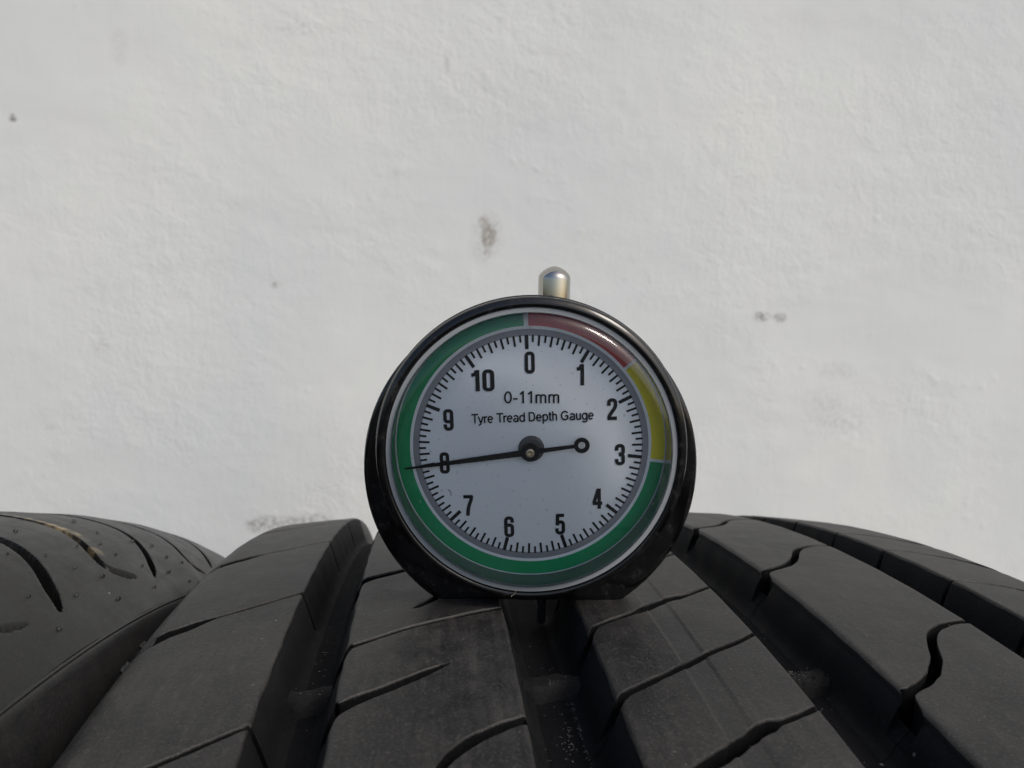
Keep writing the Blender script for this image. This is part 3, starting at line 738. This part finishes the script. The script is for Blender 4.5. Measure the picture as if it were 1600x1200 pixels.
def LET(ch):
    """plain sans letters: (strokes, advance), cap height 1"""
    o = ell(0.33, 0.36, 0.245, 0.315, 0, 360, 30)[:-1]
    X = 0.68
    if ch == 'T': return [[(0.02, 0.935), (0.76, 0.935)], [(0.39, 0), (0.39, 0.99)]], 0.72
    if ch == 'y': return [[(0.05, 0.72), (0.31, 0.02)], fillet([(0.57, 0.72), (0.28, -0.14, 0.12), (0.08, -0.225)])], 0.62
    if ch == 'r': return [[(0.12, 0), (0.12, 0.72)], ell(0.36, 0.42, 0.24, 0.245, 170, 75, 9)], 0.42
    if ch == 'e': return [[(0.10, 0.37), (0.565, 0.37)], ell(0.33, 0.36, 0.245, 0.315, 0, 315, 26)], X
    if ch == 'a': return [ell(0.33, 0.47, 0.215, 0.205, 160, 0, 12) + [(0.545, 0.0)], ell(0.30, 0.20, 0.215, 0.155, 60, 360, 20) ], X
    if ch == 'd': return [('loop', o), [(0.575, 0), (0.575, 1.0)]], 0.69
    if ch == 'D': return [[(0.12, 0), (0.12, 1.0)], fillet([(0.12, 0.935), (0.68, 0.935, 0.34), (0.68, 0.065, 0.34), (0.12, 0.065)], 8)], 0.84
    if ch == 'p': return [('loop', [(x + 0.03, y) for x, y in o]), [(0.115, -0.28), (0.115, 0.72)]], 0.70
    if ch == 't': return [fillet([(0.17, 0.93), (0.17, 0.06, 0.1), (0.34, 0.055)]), [(0.02, 0.665), (0.32, 0.665)]], 0.37
    if ch == 'h': return [[(0.12, 0), (0.12, 1.0)], fillet([(0.12, 0.56), (0.22, 0.67, 0.06), (0.52, 0.67, 0.17), (0.52, 0.0)], 6)], 0.68
    if ch == 'G': return [ell(0.46, 0.5, 0.38, 0.44, 38, 322, 28), [(0.765, 0.20), (0.765, 0.50)], [(0.48, 0.48), (0.83, 0.48)]], 0.94
    if ch == 'u': return [fillet([(0.12, 0.72), (0.12, 0.055, 0.17), (0.44, 0.055, 0.1), (0.52, 0.2)], 6), [(0.52, 0), (0.52, 0.72)]], 0.67
    if ch == 'g': return [('loop', o), fillet([(0.575, 0.72), (0.575, -0.225, 0.2), (0.12, -0.225, 0.1), (0.10, -0.12)], 6)], 0.69
    if ch == '0': return [('loop', ell(0.33, 0.5, 0.235, 0.435, 0, 360, 30)[:-1])], 0.68
    if ch == '1': return [[(0.36, 0), (0.36, 1.0)], [(0.34, 0.95), (0.12, 0.74)]], 0.62
    if ch == '-': return [[(0.04, 0.37), (0.38, 0.37)]], 0.44
    if ch == 'm': return [[(0.12, 0), (0.12, 0.72)], fillet([(0.12, 0.56), (0.20, 0.67, 0.06), (0.47, 0.67, 0.14), (0.47, 0.0)], 6), fillet([(0.47, 0.56), (0.55, 0.67, 0.06), (0.82, 0.67, 0.14), (0.82, 0.0)], 6)], 0.98
    return [], 0.32
def ribbon(V, F, pts, wd, y, closed=False):
    P = np.array(pts, float); n = len(P)
    keep = [0] + [i for i in range(1, n) if np.hypot(*(P[i] - P[i - 1])) > 1e-4]; P = P[keep]; n = len(P)
    if closed: T = np.roll(P, -1, 0) - np.roll(P, 1, 0)
    else: T = np.vstack([P[1] - P[0], P[2:] - P[:-2], P[-1] - P[-2]]) if n > 2 else np.array([P[1] - P[0]] * 2)
    T /= np.linalg.norm(T, axis=1)[:, None]; Nn_ = np.stack([-T[:, 1], T[:, 0]], -1)
    b0 = len(V)
    for p, q in zip(P, Nn_): V.append((p[0] + q[0] * wd / 2, y, p[1] + q[1] * wd / 2)); V.append((p[0] - q[0] * wd / 2, y, p[1] - q[1] * wd / 2))
    for i in range(n if closed else n - 1):
        a = b0 + 2 * i; c = b0 + 2 * ((i + 1) % n); F.append((a, a + 1, c + 1, c))
def text(name, s, height, width, x, z, rot, stroke=0.14, figs=True):
    """flat lettering fitted to a height and width in mm, centred at (x, z)"""
    V, F = [], []; adv = 0.0; k = 0
    for ch in s:
        st, a = (FIG(ch), 0.52 if ch != '1' else 0.50) if figs else LET(ch)
        for q in st:
            cl = isinstance(q, tuple); pts = q[1] if cl else q
            ribbon(V, F, [(px + adv, pz) for px, pz in pts], stroke, -0.0035 * (k % 7), cl); k += 1
        adv += a
    V = np.array(V); lo, hi = V[:, 0].min(), V[:, 0].max()
    X = (V[:, 0] - (lo + hi) / 2) / (hi - lo) * width; Z = (V[:, 2] - 0.5) * height
    cR, sR = math.cos(rot), math.sin(rot)
    W = np.stack([x + X * cR - Z * sR, V[:, 1] - 0.08, CZ + z + X * sR + Z * cR], -1)
    return mesh(name, W, F, M_INK, gauge, smooth=False)
PX = 13.6
def dpos(px, py):            # photograph measure -> mm on the dial (dial centre 830, 694)
    return (px - 829.5) / PX, -(py - 694.5) / (PX * 0.972)
for s, px, py in (('0', 825.5, 566), ('1', 904, 583.5), ('2', 955, 635.5), ('3', 969.5, 706), ('4', 936, 776), ('5', 878, 817.5), ('6', 797, 822.5), ('7', 732.5, 789), ('8', 694.5, 722), ('9', 700.5, 655), ('10', 753.5, 594)):
    x, z = dpos(px, py)
    o = text('numeral', s, 2.45, {'1': 0.86, '10': 2.65}.get(s, 1.16), x, z, 0.04, 0.168)
    o['label'] = 'black figure ' + s
x, z = dpos(829.5, 618.5); text('lettering', '0-11mm', 1.42, 6.3, x, z, 0.02, 0.135, False)['label'] = 'range lettering 0-11mm'
x, z = dpos(831.5, 648.5); text('lettering', 'Tyre Tread Depth Gauge', 1.10, 14.0, x, z, 0.047, 0.165, False)['label'] = 'lettering Tyre Tread Depth Gauge'

# spindle and needle
lathe('spindle_plate', fillet([(1.5, -0.02), (1.5, -0.35, 0.1), (1.3, -0.45, 0.08), (0.01, -0.47)]), plain('grey_metal', (0.09, 0.09, 0.095), 0.4, 0.6), gauge, 48, 0.05, CZ - 0.25)
def needle():
    y0, y1 = -1.05, -0.88
    ang = math.radians(180 + 8.4) ; hx, hz = -0.12, CZ - 0.48
    # plan outline along +t (tip) and -t (tail)
    tip, n0 = 14.45, 0.95
    dxv = np.array([math.cos(ang), math.sin(ang)]); nv = np.array([-dxv[1], dxv[0]])
    V, F = [], []
    def bar(t0, w0, t1, w1):
        b0 = len(V)
        for y in (y0, y1):
            for t, ww in ((t0, -w0), (t1, -w1), (t1, w1), (t0, w0)):
                q = dxv * t + nv * ww; V.append((hx + q[0], y, hz + q[1]))
        F.extend([(b0, b0 + 1, b0 + 2, b0 + 3), (b0 + 4, b0 + 7, b0 + 6, b0 + 5)] + [(b0 + i, b0 + 4 + i, b0 + 4 + (i + 1) % 4, b0 + (i + 1) % 4) for i in range(4)])
    bar(0.6, 0.36, 5.0, 0.31); bar(5.0, 0.31, 11.0, 0.2); bar(11.0, 0.2, tip, 0.07)
    bar(-0.6, 0.26, -5.15, 0.2)
    def ring(c, ri, ro, seg=40, ya=y0, yb=y1):
        b0 = len(V); a = np.linspace(0, 2 * np.pi, seg, endpoint=False)
        q = dxv * c
        for r, y in ((ri, ya), (ro, ya), (ro, yb), (ri, yb)):
            for t in a: V.append((hx + q[0] + r * math.cos(t), y, hz + q[1] + r * math.sin(t)))
        for k in range(4):
            for i in range(seg):
                F.append((b0 + k * seg + i, b0 + k * seg + (i + 1) % seg, b0 + ((k + 1) % 4) * seg + (i + 1) % seg, b0 + ((k + 1) % 4) * seg + i))
    ring(-5.95, 0.42, 0.90)
    ring(0, 0.4, 1.03, ya=y0 - 0.25, yb=y1)
    o = mesh('needle', V, F, M_NEEDLE, gauge, smooth=False)
    br = lathe('hub', fillet([(0.52, y1), (0.52, y0 - 0.5, 0.1), (0.30, y0 - 0.55, 0.05), (0.26, y0 - 0.25), (0.01, y0 - 0.22)]), plain('dull_brass', (0.55, 0.47, 0.34), 0.32, 0.9), gauge, 32, hx, hz)
needle()

# clear lens: a thin domed cap with a rounded shoulder
def lens():
    m = bpy.data.materials.new('clear_acrylic'); m.use_nodes = True; n = m.node_tree; n.nodes.clear()
    out = n.nodes.new('ShaderNodeOutputMaterial'); tr = n.nodes.new('ShaderNodeBsdfTransparent'); gl = n.nodes.new('ShaderNodeBsdfGlossy')
    mx = n.nodes.new('ShaderNodeMixShader'); fr = n.nodes.new('ShaderNodeFresnel'); fr.inputs['IOR'].default_value = 1.5
    tr.inputs[0].default_value = (0.985, 0.99, 0.995, 1); gl.inputs['Color'].default_value = (0.95, 0.97, 1, 1)
    pos = N(n, 'ShaderNodeTexCoord').outputs['Object']
    sc1 = noise(n, pos, 500, 4, 0.7)
    n.links.new(mth(n, 'ADD', mth(n, 'MULTIPLY', ramp(n, sc1, [(0.5, 0.0), (0.75, 1.0)]), 0.07), 0.015), gl.inputs['Roughness'])
    # faint haze of dust on the plastic
    df = n.nodes.new('ShaderNodeBsdfDiffuse'); df.inputs[0].default_value = (0.6, 0.62, 0.64, 1)
    m2 = n.nodes.new('ShaderNodeMixShader')
    du = mth(n, 'ADD', mth(n, 'MULTIPLY', ramp(n, noise(n, pos, 1500, 3, 0.7), [(0.66, 0.0), (0.74, 1.0)]), 0.10), 0.004)
    n.links.new(du, m2.inputs[0]); n.links.new(tr.outputs[0], m2.inputs[1]); n.links.new(df.outputs[0], m2.inputs[2])
    n.links.new(fr.outputs[0], mx.inputs[0]); n.links.new(m2.outputs[0], mx.inputs[1]); n.links.new(gl.outputs[0], mx.inputs[2])
    n.links.new(mx.outputs[0], out.inputs[0])
    prof = []
    for a in np.linspace(0, 1, 14):
        q = a * math.pi / 2; prof.append((14.15 + 1.6 * math.cos(q), -3.2 - 1.35 * math.sin(q)))
    prof += [(r, -4.55 - 0.04 * (1 - (r / 14.15) ** 2)) for r in (12, 9, 6, 3, 0.001)]
    lathe('lens', prof, m, gauge, 192, 0, CZ)
lens()

# plunger button on top and measuring pin below
a_ = np.linspace(0, 1, 5)
lathe('button', [(1.88, 31.5), (1.88, 37.75), (1.84, 38.0), (1.7, 38.25), (1.3, 38.65), (0.8, 38.95), (0.35, 39.12), (0.01, 39.16)], M_CHROME, gauge, 64, 2.55, 4.2, axis='z')
lathe('collar', fillet([(2.9, 31.0), (2.9, 34.3, 0.15), (2.7, 34.5, 0.1), (2.2, 34.55)]), M_BLACK, gauge, 48, 2.55, 4.2, axis='z')
M_PIN = plain('dark_steel', (0.35, 0.35, 0.36), 0.22, 0.95)
lathe('measuring_pin', [(0.55, 0.6), (0.55, -5.5), (0.45, -5.8), (0.01, -5.9)], M_PIN, gauge, 32, 1.9, 6.0, axis='z')
lathe('pin_guide', [(1.6, 0.6), (1.6, -1.2), (1.5, -1.4), (0.7, -1.4)], M_BLACK, gauge, 40, 1.9, 6.0, axis='z')

def fibre(pts, wd, col, y0=0.0):
    V, F = [], []
    P = np.array(pts, float); t = np.linspace(0, len(P) - 1, 5 * len(P))
    Q = np.stack([np.interp(t, np.arange(len(P)), P[:, k]) for k in range(3)], -1)
    for q in Q:
        for k in range(3):
            a = k * 2.094; V.append((q[0] + wd * math.cos(a), q[1] + wd * 0.5 * math.sin(a), q[2] + wd * math.sin(a)))
    for i in range(len(Q) - 1):
        for k in range(3): F.append((3 * i + k, 3 * i + (k + 1) % 3, 3 * i + 3 + (k + 1) % 3, 3 * i + 3 + k))
    mesh('fibre', V, F, plain('fibre_' + ('pale' if col[0] > 0.2 else 'dark'), col, 0.8), gauge)
def gp(px, py, y): x, z = dpos(px, py); return (x, y, CZ + z)
fibre([gp(802, 914, -4.0), gp(801, 913, -4.0), gp(806, 910, -4.02), gp(808, 905, -4.0), gp(811, 902, -3.95)], 0.035, (0.25, 0.23, 0.16))
fibre([gp(700, 764, -0.1), gp(703, 766, -0.1), gp(705, 770, -0.1), gp(704, 774, -0.1)], 0.035, (0.02, 0.02, 0.02))
